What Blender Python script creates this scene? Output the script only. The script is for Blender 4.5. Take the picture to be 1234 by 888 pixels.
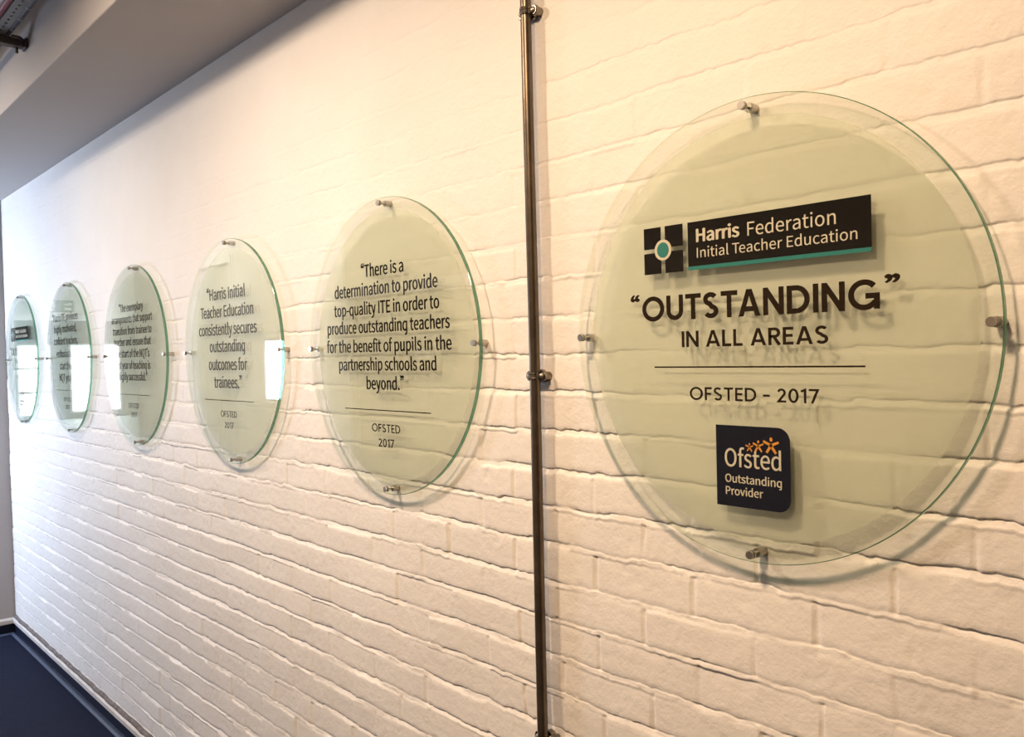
import bpy, bmesh, math, random
import numpy as np
from mathutils import Vector, Matrix

# ------------------------------------------------------------------ camera, world, exposure
SC = bpy.context.scene
COL = SC.collection
for o in list(bpy.data.objects):
    bpy.data.objects.remove(o)
ZO = 1.68                       # height of the signs' centre line above the floor
YAW, PITCH, ROLL = 0.832482, -0.019515, -0.024145
F_PX = 1019.175
cam_d = bpy.data.cameras.new('camera')
cam_d.sensor_fit = 'HORIZONTAL'
cam_d.sensor_width = 36.0
cam_d.lens = F_PX / 1234.0 * 36.0
cam_d.clip_start = 0.02
cam_d.clip_end = 200
cam = bpy.data.objects.new('camera', cam_d)
COL.objects.link(cam)
_f = Vector((-math.sin(YAW) * math.cos(PITCH), math.cos(YAW) * math.cos(PITCH), math.sin(PITCH)))
_r0 = Vector((math.cos(YAW), math.sin(YAW), 0))
_u0 = _r0.cross(_f)
_r = math.cos(ROLL) * _r0 + math.sin(ROLL) * _u0
_u = -math.sin(ROLL) * _r0 + math.cos(ROLL) * _u0
cam.matrix_world = Matrix(((_r.x, _u.x, -_f.x, 0.723007), (_r.y, _u.y, -_f.y, -1.185257),
                           (_r.z, _u.z, -_f.z, ZO - 0.023207), (0, 0, 0, 1)))
SC.camera = cam
SC.view_settings.view_transform = 'Standard'
SC.view_settings.look = 'None'
SC.view_settings.exposure = 0.0
SC.view_settings.gamma = 1.0
SC.view_settings.use_curve_mapping = False

LAMP_W = 25.0                   # each ceiling downlight
LAMP_COL = (1.0, 0.77, 0.57)
DAY_W = 78.0                    # daylight through the corridor window
DAY_COL = (0.58, 0.72, 1.0)
PANE_STR = 9.0                  # bright sky behind the far glazing
WORLD_STR = 0.12

world = bpy.data.worlds.new('world')
SC.world = world
world.use_nodes = True
world.node_tree.nodes['Background'].inputs['Color'].default_value = (0.85, 0.92, 1.0, 1)
world.node_tree.nodes['Background'].inputs['Strength'].default_value = WORLD_STR

def area_light(name, loc, rot, sx, sy, power, colour, shape='RECTANGLE', spread=math.pi):
    d = bpy.data.lights.new(name, 'AREA')
    d.shape = shape
    d.size = sx
    if shape in ('RECTANGLE', 'ELLIPSE'):
        d.size_y = sy
    d.energy = power
    d.color = colour
    d.spread = spread
    o = bpy.data.objects.new(name, d)
    o.location = loc
    o.rotation_euler = rot
    COL.objects.link(o)
    return o

# daylight entering through window_1 in the wall behind the camera's left shoulder
area_light('daylight', (-5.36, -1.985, 1.56), (math.radians(90), 0, 0), 0.54, 0.46, DAY_W, DAY_COL)

# ------------------------------------------------------------------ materials
def mat(name):
    m = bpy.data.materials.new(name)
    m.use_nodes = True
    nt = m.node_tree
    nt.nodes.clear()
    out = nt.nodes.new('ShaderNodeOutputMaterial')
    return m, nt, out

def node(nt, kind, **kw):
    n = nt.nodes.new(kind)
    for k, v in kw.items():
        if k in n.inputs:
            n.inputs[k].default_value = v
        else:
            setattr(n, k, v)
    return n

def c4(c):
    return (c[0], c[1], c[2], 1.0)

def principled(name, colour, rough=0.5, metal=0.0, spec=0.5, noise=None, bump=None, emit=None):
    """noise = (scale, second colour, amount); bump = (scale, strength, distance)"""
    m, nt, out = mat(name)
    b = node(nt, 'ShaderNodeBsdfPrincipled')
    b.inputs['Base Color'].default_value = c4(colour)
    b.inputs['Roughness'].default_value = rough
    b.inputs['Metallic'].default_value = metal
    b.inputs['Specular IOR Level'].default_value = spec
    nt.links.new(b.outputs[0], out.inputs[0])
    co = node(nt, 'ShaderNodeTexCoord')
    if noise:
        n = node(nt, 'ShaderNodeTexNoise', Scale=noise[0], Detail=6.0, Roughness=0.6)
        nt.links.new(co.outputs['Object'], n.inputs['Vector'])
        r = node(nt, 'ShaderNodeValToRGB')
        r.color_ramp.elements[0].position = 0.35
        r.color_ramp.elements[1].position = 0.70
        r.color_ramp.elements[0].color = c4(colour)
        r.color_ramp.elements[1].color = c4([a * (1 - noise[2]) + q * noise[2] for a, q in zip(colour, noise[1])])
        nt.links.new(n.outputs['Fac'], r.inputs['Fac'])
        nt.links.new(r.outputs['Color'], b.inputs['Base Color'])
    if bump:
        n = node(nt, 'ShaderNodeTexNoise', Scale=bump[0], Detail=5.0, Roughness=0.6)
        nt.links.new(co.outputs['Object'], n.inputs['Vector'])
        bp = node(nt, 'ShaderNodeBump', Strength=bump[1], Distance=bump[2])
        nt.links.new(n.outputs['Fac'], bp.inputs['Height'])
        nt.links.new(bp.outputs[0], b.inputs['Normal'])
    if emit:
        b.inputs['Emission Color'].default_value = c4(emit[:3])
        b.inputs['Emission Strength'].default_value = emit[3]
    return m

def brick_paint():
    m, nt, out = mat('white_painted_brick')
    b = node(nt, 'ShaderNodeBsdfPrincipled', Roughness=0.55)
    b.inputs['Specular IOR Level'].default_value = 0.3
    co = node(nt, 'ShaderNodeTexCoord')
    n1 = node(nt, 'ShaderNodeTexNoise', Scale=3.0, Detail=5.0, Roughness=0.55)
    r = node(nt, 'ShaderNodeValToRGB')
    r.color_ramp.elements[0].position = 0.3
    r.color_ramp.elements[1].position = 0.7
    r.color_ramp.elements[0].color = (0.80, 0.765, 0.72, 1)
    r.color_ramp.elements[1].color = (0.84, 0.81, 0.77, 1)
    nt.links.new(co.outputs['Object'], n1.inputs['Vector'])
    nt.links.new(n1.outputs['Fac'], r.inputs['Fac'])
    nt.links.new(r.outputs['Color'], b.inputs['Base Color'])
    n2 = node(nt, 'ShaderNodeTexNoise', Scale=170.0, Detail=4.0, Roughness=0.65)
    n3 = node(nt, 'ShaderNodeTexNoise', Scale=38.0, Detail=3.0, Roughness=0.5)
    nt.links.new(co.outputs['Object'], n2.inputs['Vector'])
    nt.links.new(co.outputs['Object'], n3.inputs['Vector'])
    b1 = node(nt, 'ShaderNodeBump', Strength=0.38, Distance=0.0019)
    b2 = node(nt, 'ShaderNodeBump', Strength=0.40, Distance=0.005)
    nt.links.new(n3.outputs['Fac'], b2.inputs['Height'])
    nt.links.new(n2.outputs['Fac'], b1.inputs['Height'])
    nt.links.new(b2.outputs[0], b1.inputs['Normal'])
    nt.links.new(b1.outputs[0], b.inputs['Normal'])
    nt.links.new(b.outputs[0], out.inputs[0])
    return m

def schlick(nt):
    """reflectance of a glass surface, the same from either side"""
    lw = node(nt, 'ShaderNodeLayerWeight', Blend=0.5)
    pw = node(nt, 'ShaderNodeMath', operation='POWER')
    pw.inputs[1].default_value = 5.0
    ml = node(nt, 'ShaderNodeMath', operation='MULTIPLY_ADD')
    ml.inputs[1].default_value = 0.96
    ml.inputs[2].default_value = 0.04
    nt.links.new(lw.outputs['Facing'], pw.inputs[0])
    nt.links.new(pw.outputs[0], ml.inputs[0])
    return ml

def glass_face():
    m, nt, out = mat('clear_glass')
    tr = node(nt, 'ShaderNodeBsdfTransparent', Color=(0.955, 0.975, 0.955, 1))
    gl = node(nt, 'ShaderNodeBsdfGlossy', Roughness=0.0, Color=(0.97, 1.0, 0.99, 1))
    fr = schlick(nt)
    mx = node(nt, 'ShaderNodeMixShader')
    nt.links.new(fr.outputs[0], mx.inputs[0])
    nt.links.new(tr.outputs[0], mx.inputs[1])
    nt.links.new(gl.outputs[0], mx.inputs[2])
    nt.links.new(mx.outputs[0], out.inputs[0])
    return m

def glass_rim():
    m, nt, out = mat('green_glass_edge')
    tr = node(nt, 'ShaderNodeBsdfTransparent', Color=(0.28, 0.42, 0.33, 1))
    df = node(nt, 'ShaderNodeBsdfTranslucent', Color=(0.13, 0.34, 0.22, 1))
    d2 = node(nt, 'ShaderNodeBsdfDiffuse', Color=(0.11, 0.29, 0.18, 1))
    gl = node(nt, 'ShaderNodeBsdfGlossy', Roughness=0.12)
    fr = schlick(nt)
    m0 = node(nt, 'ShaderNodeMixShader', Fac=0.5)
    m1 = node(nt, 'ShaderNodeMixShader', Fac=0.62)
    m2 = node(nt, 'ShaderNodeMixShader')
    nt.links.new(df.outputs[0], m0.inputs[1])
    nt.links.new(d2.outputs[0], m0.inputs[2])
    nt.links.new(tr.outputs[0], m1.inputs[1])
    nt.links.new(m0.outputs[0], m1.inputs[2])
    nt.links.new(fr.outputs[0], m2.inputs[0])
    nt.links.new(m1.outputs[0], m2.inputs[1])
    nt.links.new(gl.outputs[0], m2.inputs[2])
    # seen from inside the pane the cut edge reads as clear, from outside as green
    ge = node(nt, 'ShaderNodeNewGeometry')
    ti = node(nt, 'ShaderNodeBsdfTransparent', Color=(0.90, 0.94, 0.88, 1))
    m3 = node(nt, 'ShaderNodeMixShader')
    nt.links.new(ge.outputs['Backfacing'], m3.inputs[0])
    nt.links.new(m2.outputs[0], m3.inputs[1])
    nt.links.new(ti.outputs[0], m3.inputs[2])
    nt.links.new(m3.outputs[0], out.inputs[0])
    return m

def film_material():
    m, nt, out = mat('frosted_green_film')
    tr = node(nt, 'ShaderNodeBsdfTransparent', Color=(0.97, 0.975, 0.925, 1))
    tl = node(nt, 'ShaderNodeBsdfTranslucent', Color=(0.88, 0.89, 0.81, 1))
    df = node(nt, 'ShaderNodeBsdfDiffuse', Color=(0.81, 0.825, 0.74, 1))
    m0 = node(nt, 'ShaderNodeMixShader', Fac=0.6)
    m1 = node(nt, 'ShaderNodeMixShader', Fac=0.42)
    nt.links.new(tl.outputs[0], m0.inputs[1])
    nt.links.new(df.outputs[0], m0.inputs[2])
    nt.links.new(tr.outputs[0], m1.inputs[1])
    nt.links.new(m0.outputs[0], m1.inputs[2])
    nt.links.new(m1.outputs[0], out.inputs[0])
    return m

def emissive(name, colour, strength):
    m, nt, out = mat(name)
    e = node(nt, 'ShaderNodeEmission', Color=c4(colour), Strength=strength)
    nt.links.new(e.outputs[0], out.inputs[0])
    return m

M = {
    'brick': brick_paint(),
    'plaster': principled('grey_plaster', (0.44, 0.41, 0.40), 0.75, bump=(220, 0.5, 0.004)),
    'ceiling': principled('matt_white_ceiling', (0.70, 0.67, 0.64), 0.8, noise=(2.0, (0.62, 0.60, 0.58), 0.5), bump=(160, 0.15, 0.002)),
    'door_white': principled('off_white_door', (0.62, 0.62, 0.60), 0.4),
    'cream': principled('tan_wall', (0.26, 0.225, 0.17), 0.6, bump=(120, 0.2, 0.002)),
    'white': principled('white_gloss', (0.80, 0.80, 0.80), 0.35),
    'hall': principled('grey_hall_wall', (0.13, 0.14, 0.14), 0.6),
    'hall_floor': principled('pale_grey_floor', (0.42, 0.45, 0.46), 0.5),
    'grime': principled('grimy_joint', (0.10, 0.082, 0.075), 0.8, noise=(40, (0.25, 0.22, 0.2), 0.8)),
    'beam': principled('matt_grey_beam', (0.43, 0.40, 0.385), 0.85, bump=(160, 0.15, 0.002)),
    'floor': principled('navy_vinyl_floor', (0.008, 0.011, 0.028), 0.7, spec=0.08, noise=(60, (0.016, 0.020, 0.040), 0.6), bump=(300, 0.1, 0.001)),
    'skirt': principled('navy_vinyl_upstand', (0.008, 0.011, 0.028), 0.5, spec=0.2),
    'strip': principled('scuffed_white_strip', (0.78, 0.74, 0.70), 0.4, noise=(9, (0.5, 0.42, 0.36), 0.6)),
    'wood': principled('brown_wood_door', (0.17, 0.105, 0.045), 0.45, noise=(6, (0.11, 0.065, 0.03), 0.8)),
    'glass': glass_face(),
    'rim': glass_rim(),
    'film': film_material(),
    'steel': principled('satin_steel', (0.50, 0.46, 0.42), 0.34, metal=1.0),
    'steel_dark': principled('standoff_groove', (0.10, 0.09, 0.08), 0.45, metal=1.0),
    'ink': principled('dark_brown_lettering', (0.008, 0.006, 0.004), 0.03, spec=0.5),
    'ink2': principled('brown_heading_lettering', (0.017, 0.010, 0.005), 0.03, spec=0.5),
    'plate': principled('charcoal_plate', (0.011, 0.010, 0.009), 0.03, spec=0.5),
    'navy': principled('navy_badge', (0.008, 0.010, 0.020), 0.03, spec=0.5),
    'teal': principled('teal_print', (0.010, 0.17, 0.145), 0.45),
    'pale': principled('pale_print', (0.56, 0.53, 0.40), 0.5),
    'orange': principled('orange_print', (0.62, 0.27, 0.035), 0.5),
    'conduit': principled('weathered_conduit', (0.17, 0.135, 0.10), 0.33, metal=0.8, noise=(14, (0.08, 0.062, 0.048), 0.8), bump=(90, 0.15, 0.001)),
    'saddle': principled('tarnished_saddle', (0.34, 0.31, 0.26), 0.27, metal=1.0, noise=(70, (0.10, 0.08, 0.06), 0.8)),
    'tray': principled('galvanised_tray', (0.20, 0.20, 0.21), 0.45, metal=0.6),
    'bracket': principled('dull_bracket_steel', (0.10, 0.085, 0.08), 0.5, metal=0.5),
    'red': principled('red_cable_sheath', (0.26, 0.035, 0.045), 0.45),
    'cable': principled('dark_cable_sheath', (0.035, 0.028, 0.028), 0.5),
    'tie': principled('pale_cable_tie', (0.45, 0.43, 0.42), 0.5),
    'pane': emissive('bright_sky_pane', (0.86, 0.94, 1.0), PANE_STR),
    'exit_green': principled('exit_sign_green', (0.02, 0.22, 0.14), 0.4),
    'exit_white': principled('exit_sign_white', (0.85, 0.88, 0.86), 0.4, emit=(0.9, 1.0, 0.95, 0.4)),
    'lamp': emissive('lamp_diffuser', (1.0, 0.82, 0.60), 2.0),
}

# ------------------------------------------------------------------ object helpers
def link(name, me, material, parent=None):
    o = bpy.data.objects.new(name, me)
    if material is not None and len(me.materials) == 0:
        for mm in (material if isinstance(material, (list, tuple)) else [material]):
            me.materials.append(mm)
    COL.objects.link(o)
    if parent is not None:
        o.parent = parent
    return o

def obj(name, bm, material, parent=None, smooth=False):
    me = bpy.data.meshes.new(name)
    bm.to_mesh(me)
    bm.free()
    if smooth:
        for p in me.polygons:
            p.use_smooth = True
    return link(name, me, material, parent)

def empty(name, loc):
    o = bpy.data.objects.new(name, None)
    o.empty_display_size = 0.1
    o.location = loc
    COL.objects.link(o)
    return o

def tag(o, label, cat, group=None):
    o['label'] = label
    o['category'] = cat
    if group:
        o['group'] = group
    return o

def structure(o):
    o['kind'] = 'structure'
    return o

def box(bm, x0, x1, y0, y1, z0, z1, bev=0.0, mi=0):
    g = bmesh.ops.create_cube(bm, size=1.0)
    vs = g['verts']
    for v in vs:
        v.co = Vector(((x0 + x1) / 2 + v.co.x * (x1 - x0), (y0 + y1) / 2 + v.co.y * (y1 - y0), (z0 + z1) / 2 + v.co.z * (z1 - z0)))
    if bev > 0:
        es = list({e for v in vs for e in v.link_edges})
        g2 = bmesh.ops.bevel(bm, geom=es, offset=bev, segments=2, affect='EDGES', profile=0.5)
        fs = g2['faces']
        for f in fs:
            f.material_index = mi
    for v in vs:
        if v.is_valid:
            for f in v.link_faces:
                f.material_index = mi
    return bm

def boxes(*bs):
    bm = bmesh.new()
    for b in bs:
        box(bm, *b)
    return bm

def lathe(bm, prof, axis='y', n=32, c=(0, 0, 0), closed=False, mats=None):
    """prof = [(radius, height along axis)]; closed caps where radius is zero"""
    rings = []
    for r, h in prof:
        if r < 1e-7:
            p = (0, 0, h) if axis == 'z' else ((0, h, 0) if axis == 'y' else (h, 0, 0))
            rings.append([bm.verts.new((c[0] + p[0], c[1] + p[1], c[2] + p[2]))])
            continue
        ring = []
        for i in range(n):
            a = 2 * math.pi * i / n
            if axis == 'z':
                p = (r * math.cos(a), r * math.sin(a), h)
            elif axis == 'y':
                p = (r * math.cos(a), h, r * math.sin(a))
            else:
                p = (h, r * math.cos(a), r * math.sin(a))
            ring.append(bm.verts.new((c[0] + p[0], c[1] + p[1], c[2] + p[2])))
        rings.append(ring)
    for k in range(len(rings) - 1):
        a, b = rings[k], rings[k + 1]
        for i in range(n):
            j = (i + 1) % n
            if len(a) == 1 and len(b) == 1:
                break
            if len(a) == 1:
                f = bm.faces.new((a[0], b[i], b[j]))
            elif len(b) == 1:
                f = bm.faces.new((a[i], b[0], a[j]))
            else:
                f = bm.faces.new((a[i], b[i], b[j], a[j]))
            if mats:
                f.material_index = mats[k]
    bmesh.ops.recalc_face_normals(bm, faces=bm.faces)
    return bm

def tube(bm, pts, r, n=10):
    pts = [Vector(p) for p in pts]
    prev = None
    rings = []
    for i, p in enumerate(pts):
        d = (pts[min(i + 1, len(pts) - 1)] - pts[max(i - 1, 0)]).normalized()
        a = d.orthogonal().normalized() if prev is None else (prev - d * prev.dot(d)).normalized()
        prev = a
        b = d.cross(a)
        rings.append([bm.verts.new(p + r * (math.cos(2 * math.pi * k / n) * a + math.sin(2 * math.pi * k / n) * b)) for k in range(n)])
    for a, b in zip(rings, rings[1:]):
        for k in range(n):
            bm.faces.new((a[k], a[(k + 1) % n], b[(k + 1) % n], b[k]))
    bm.faces.new(rings[0])
    bm.faces.new(rings[-1])
    bmesh.ops.recalc_face_normals(bm, faces=bm.faces)
    return bm

# ------------------------------------------------------------------ brick wall (real relief)
XL, XR = -5.13, 3.2             # brick wall from the corner to beyond the frame
SOFFIT = ZO + 0.962
COURSE = 0.0757
BRICK = 0.2235

def value_noise(x, z, seed):
    rs = np.random.RandomState(seed)
    T = rs.rand(256, 256).astype(np.float32)
    xi = np.floor(x).astype(int)
    zi = np.floor(z).astype(int)
    fx = x - xi
    fz = z - zi
    fx = fx * fx * (3 - 2 * fx)
    fz = fz * fz * (3 - 2 * fz)
    a = T[xi % 256, zi % 256]
    b = T[(xi + 1) % 256, zi % 256]
    c = T[xi % 256, (zi + 1) % 256]
    d = T[(xi + 1) % 256, (zi + 1) % 256]
    return (a * (1 - fx) + b * fx) * (1 - fz) + (c * (1 - fx) + d * fx) * fz - 0.5

def sstep(a, b, x):
    t = np.clip((x - a) / (b - a), 0, 1)
    return t * t * (3 - 2 * t)

def build_brick_wall():
    z_line = ZO - 0.339         # one bed joint (its upper edge), others follow every course
    k0 = -int(z_line / COURSE) - 2
    k1 = int((SOFFIT - z_line) / COURSE) + 2
    xs = np.concatenate([np.arange(XL, -2.6, 0.0062), np.arange(-2.6, -0.6, 0.0048), np.arange(-0.6, 0.75, 0.0036), np.arange(0.75, XR, 0.025), [XR]])
    t_rows = np.array([0.0, 0.03, 0.06, 0.09, 0.12, 0.14, 0.155, 0.175, 0.20, 0.235, 0.29, 0.36, 0.44, 0.52, 0.60, 0.68, 0.76, 0.84, 0.91, 0.96])
    rows = []
    for k in range(k0, k1 + 1):
        for t in t_rows:
            rows.append(z_line + (k + t) * COURSE)
    zs = np.array(rows)
    zs = np.unique(np.clip(zs, 0.0, SOFFIT + 0.02))
    X, Z = np.meshgrid(xs, zs, indexing='ij')
    # wandering bed joints
    wob = 0.004 * value_noise(X * 2.1, Z * 3.0 + 7, 3) + 0.0034 * value_noise(X * 9.0, Z * 14.0, 4) + 0.0034 * value_noise(X * 38.0, Z * 12.0, 5) + 0.0030 * value_noise(X * 95.0, Z * 12.0, 25) + 0.0016 * value_noise(X * 190.0, Z * 12.0, 26)
    zz = (Z - z_line) / COURSE
    k = np.floor(zz).astype(int)
    t = (zz - k) * COURSE       # height above the bed joint below, in metres: joint sits at the bottom of the course
    rs = np.random.RandomState(11)
    par = np.where(k % 2 == 0, 0.0975, 0.209)
    jit = (rs.rand(400) - 0.5)[(k + 200) % 400] * 0.022
    xx = (X + 0.003 * value_noise(X * 30.0, Z * 40.0, 6) - par - jit) / BRICK
    b = np.floor(xx).astype(int)
    s = (xx - b) * BRICK
    s = np.minimum(s, BRICK - s)                # distance to nearest perpend
    hsh = np.random.RandomState(5).rand(128, 128)
    hid = hsh[b % 128, k % 128] - 0.5
    hid2 = hsh[(b + 31) % 128, (k + 57) % 128] - 0.5
    hid3 = hsh[(b + 77) % 128, (k + 13) % 128] - 0.5
    H = np.zeros_like(X)
    # each brick sits a little proud or back, slightly tilted
    H += 0.0034 * hid + hid2 * 0.045 * (t - COURSE / 2) + hid3 * 0.024 * (((xx - b) - 0.5) * BRICK)
    # bed joint: undercut below the brick above, sloping out to the brick below
    fill = sstep(-0.22, 0.24, value_noise(X * 3.2 + 20, Z * 5.0, 8) + 0.7 * value_noise(X * 16.0, Z * 12.0, 9) + 0.02)
    depth = 0.0047 * (0.13 + 0.87 * fill)
    jw = 0.0092 * (1 + 0.6 * value_noise(X * 17.0, Z * 11.0, 28))
    bed = np.where(t < jw, np.clip(t / jw, 0, 1) ** 0.85, 1 - sstep(0, 0.0028, t - jw))
    H -= depth * bed
    # rounded bottom edge of each brick (towards the joint beneath)
    H -= 0.0012 * (1 - sstep(0, 0.010, t - jw)) * (t >= jw)
    H -= 0.0010 * sstep(COURSE - 0.008, COURSE, t) * 0.6
    # perpends: shallower, often filled with paint
    pf = sstep(-0.12, 0.25, value_noise(b * 1.7 + 0.3, k * 1.3 + 0.7, 12) + 0.35 * value_noise(X * 40, Z * 40, 13))
    H -= 0.0036 * (0.10 + 0.90 * pf) * (1 - sstep(0.0018, 0.0070, s)) * (t > jw)
    # lumps of paint and mortar, slow undulation
    lump = value_noise(X * 62.0, Z * 70.0, 14)
    H += 0.0048 * np.clip(lump - 0.33, 0, 1) * (1 + 2.0 * bed)
    H += 0.0014 * value_noise(X * 22.0, Z * 26.0, 15) * (0.5 + bed) + 0.0009 * value_noise(X * 90.0, Z * 95.0, 35) * (0.35 + 1.6 * bed)
    H += 0.0040 * value_noise(X * 1.6, Z * 2.2, 16)
    H -= 0.0050 * np.clip(value_noise(X * 48.0 + 9, Z * 52.0, 17) - 0.40, 0, 1) * 3
    # the courses near the top carry thicker paint
    smooth_top = 1 - 0.84 * sstep(ZO - 0.30, ZO + 0.62, Z)
    H *= smooth_top
    Y = -H
    nx, nz = X.shape
    co = np.empty((nx * nz, 3), dtype=np.float32)
    co[:, 0] = X.ravel()
    co[:, 1] = Y.ravel()
    co[:, 2] = (Z - wob).ravel()
    i = np.arange(nx - 1)[:, None] * nz + np.arange(nz - 1)[None, :]
    quads = np.stack([i, i + nz, i + nz + 1, i + 1], -1).reshape(-1, 4).astype(np.int32)
    me = bpy.data.meshes.new('brick_wall')
    me.vertices.add(nx * nz)
    me.vertices.foreach_set('co', co.ravel())
    nq = len(quads)
    me.loops.add(nq * 4)
    me.loops.foreach_set('vertex_index', quads.ravel())
    me.polygons.add(nq)
    me.polygons.foreach_set('loop_start', np.arange(0, nq * 4, 4, dtype=np.int32))
    me.polygons.foreach_set('loop_total', np.full(nq, 4, dtype=np.int32))
    me.polygons.foreach_set('use_smooth', np.ones(nq, dtype=bool))
    me.update(calc_edges=True)
    me.validate()
    return me

wall = structure(link('wall_back', build_brick_wall(), M['brick']))

# ------------------------------------------------------------------ the rest of the shell
HX, HY = -26.0, -14.0           # far hall beyond the corridor
structure(obj('floor', boxes((-8.7, XR, -2.2, 0.3, -0.1, 0.025)), M['floor']))
structure(obj('floor_hall', boxes((HX, -8.7, HY, 0.3, -0.1, 0.025), (-8.7, -5.0, HY, -2.2, -0.1, 0.025)), M['hall_floor']))
# solid core behind the brick face, pier at the corridor's end and the wall beyond it
bm = boxes((XL, XR, 0.010, 0.3, 0.0, SOFFIT + 0.5))
structure(obj('wall_core', bm, M['brick']))
structure(obj('wall_left', boxes((-5.55, XL, -0.10, 0.3, 0.0, SOFFIT, 0.008)), M['plaster']))
structure(obj('wall_hall', boxes((HX, -5.55, 0.0, 0.3, 0.0, 3.2)), M['cream']))
# boxed beam over the brick wall, then the ceiling
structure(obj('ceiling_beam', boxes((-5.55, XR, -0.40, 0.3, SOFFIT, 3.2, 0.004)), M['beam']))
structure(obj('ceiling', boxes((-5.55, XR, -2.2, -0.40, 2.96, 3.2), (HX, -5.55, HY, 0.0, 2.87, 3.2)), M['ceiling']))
structure(obj('wall_right', boxes((XR, XR + 0.2, -2.2, 0.3, 0.0, 3.2)), M['cream']))
FL = 0.025                      # finished floor level
YO = -2.0                       # face of the wall opposite the signs
structure(obj('wall_opposite', boxes(
    (-8.7, -7.20, YO - 0.15, YO, 0, 3.2), (-7.20, -6.25, YO - 0.15, YO, 2.56, 3.2), (-6.25, -5.70, YO - 0.15, YO, 0, 3.2),
    (-5.70, -5.02, YO - 0.15, YO, 0, 1.30), (-5.70, -5.02, YO - 0.15, YO, 1.82, 3.2), (-5.02, -4.45, YO - 0.15, YO, 0, 3.2)), M['white']))
structure(obj('wall_opposite', boxes((-4.45, -2.70, YO - 0.15, YO, 2.12, 3.2), (-2.70, XR, YO - 0.15, YO, 0, 3.2)), M['cream']))
structure(obj('wall_far', boxes((HX - 0.2, HX, HY, -4.5, 0, 3.2)), M['hall']))
structure(obj('wall_far', boxes((HX - 0.2, HX, -4.5, 0.0, 0, 3.2)), M['white']))
structure(obj('wall_side', boxes((HX, -5.0, HY - 0.2, HY, 0, 3.2), (-8.7, -8.55, HY, YO - 0.15, 0, 3.2)), M['hall']))

for hx, hy in ((-12.0, -9.0), (-16.0, -10.0), (-20.0, -11.5)):  # unseen fill lamps added to brighten the hall mirrored in the signs
    area_light('hall_fill', (hx, hy, 2.80), (0, 0, 0), 1.2, 0.6, 300.0, (0.90, 0.96, 1.0))

def window(idx, x0, x1, y, z0, z1, nv, nh, axis='x', sign=1):
    """frame with mullions around a bright pane; axis is the wall's direction"""
    t = 0.05
    def bx(a0, a1, d0, d1, c0, c1):
        return (a0, a1, d0, d1, c0, c1) if axis == 'x' else (d0, d1, a0, a1, c0, c1)
    d0, d1 = sorted((y, y + sign * 0.05))
    fr = [bx(x0, x1, d0, d1, z0, z0 + t), bx(x0, x1, d0, d1, z1 - t, z1), bx(x0, x0 + t, d0, d1, z0, z1), bx(x1 - t, x1, d0, d1, z0, z1)]
    for q in range(1, nv):
        xm = x0 + (x1 - x0) * q / nv
        fr.append(bx(xm - t / 2, xm + t / 2, d0, d1, z0, z1))
    for q in range(1, nh):
        zm = z0 + (z1 - z0) * q / nh
        fr.append(bx(x0, x1, d0, d1, zm - t / 2, zm + t / 2))
    w = structure(obj('window_%d' % idx, boxes(*fr), M['white']))
    p0, p1 = sorted((y + sign * 0.018, y + sign * 0.026))
    obj('pane', boxes(bx(x0 + 0.01, x1 - 0.01, p0, p1, z0 + 0.01, z1 - 0.01)), M['pane'], w)
    return w
window(1, -5.70, -5.02, YO - 0.12, 1.30, 1.82, 1, 1)
window(2, -5.40, -4.52, HX, 0.16, 2.2, 1, 3, 'y')
window(3, -7.27, -5.87, HX, 0.20, 2.2, 2, 1, 'y')
window(4, -13.4, -12.0, HX, 0.20, 2.2, 2, 2, 'y')
window(5, -24.0, -11.0, HY, 0.8, 2.4, 8, 1)  # invented side window, added so its glow lights the hall ceiling

# white glazed door with a top light, and a wooden double door, in the wall opposite
def opposite_door(idx, x0, x1, z1, material, rails, stiles, inset):
    fr = [(x0, x0 + 0.07, YO - 0.14, YO + 0.01, 0, z1), (x1 - 0.07, x1, YO - 0.14, YO + 0.01, 0, z1), (x0 + 0.07, x1 - 0.07, YO - 0.14, YO + 0.01, z1 - 0.07, z1)]
    d = structure(obj('door_%d' % idx, boxes(*fr), M['white']))
    leaf = [(x0 + 0.07, x1 - 0.07, YO - 0.09, YO - 0.05, 0.01, z1 - 0.07)]
    for r in rails:
        leaf.append((x0 + 0.07, x1 - 0.07, YO - 0.05, YO - 0.03, r - 0.05, r + 0.05))
    for s in stiles:
        leaf.append((s - 0.045, s + 0.045, YO - 0.05, YO - 0.032, 0.01, z1 - 0.07))
    obj('leaf', boxes(*leaf), material, d)
    return d
opposite_door(1, -7.20, -6.25, 2.56, M['door_white'], (0.12, 1.35, 2.02), (-7.08, -6.72, -6.37), 0.02)
opposite_door(2, -4.45, -2.70, 2.12, M['wood'], (0.12,), (-3.575,), 0.02)

# skirting: coved navy upstand with a white strip along its top
def skirting_profile():
    # (distance from wall, height): cove sweeps out on to the floor
    pr = [(0.0, FL), (0.026, FL), (0.026, FL + 0.002)]
    for a in range(0, 7):
        t = math.radians(90 * a / 6)
        pr.append((0.014 + 0.010 * (1 - math.sin(t)), FL + 0.002 + 0.010 * (1 - math.cos(t))))
    pr += [(0.014, 0.086), (0.0, 0.086)]
    return pr

def sweep(path_fn, prof, ends):
    bm = bmesh.new()
    rings = [[bm.verts.new(path_fn(e, p)) for p in prof] for e in ends]
    n = len(prof)
    for a, b in zip(rings, rings[1:]):
        for i in range(n):
            bm.faces.new((a[i], a[(i + 1) % n], b[(i + 1) % n], b[i]))
    bm.faces.new(rings[0])
    bm.faces.new(rings[-1])
    bmesh.ops.recalc_face_normals(bm, faces=bm.faces)
    return bm
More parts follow.
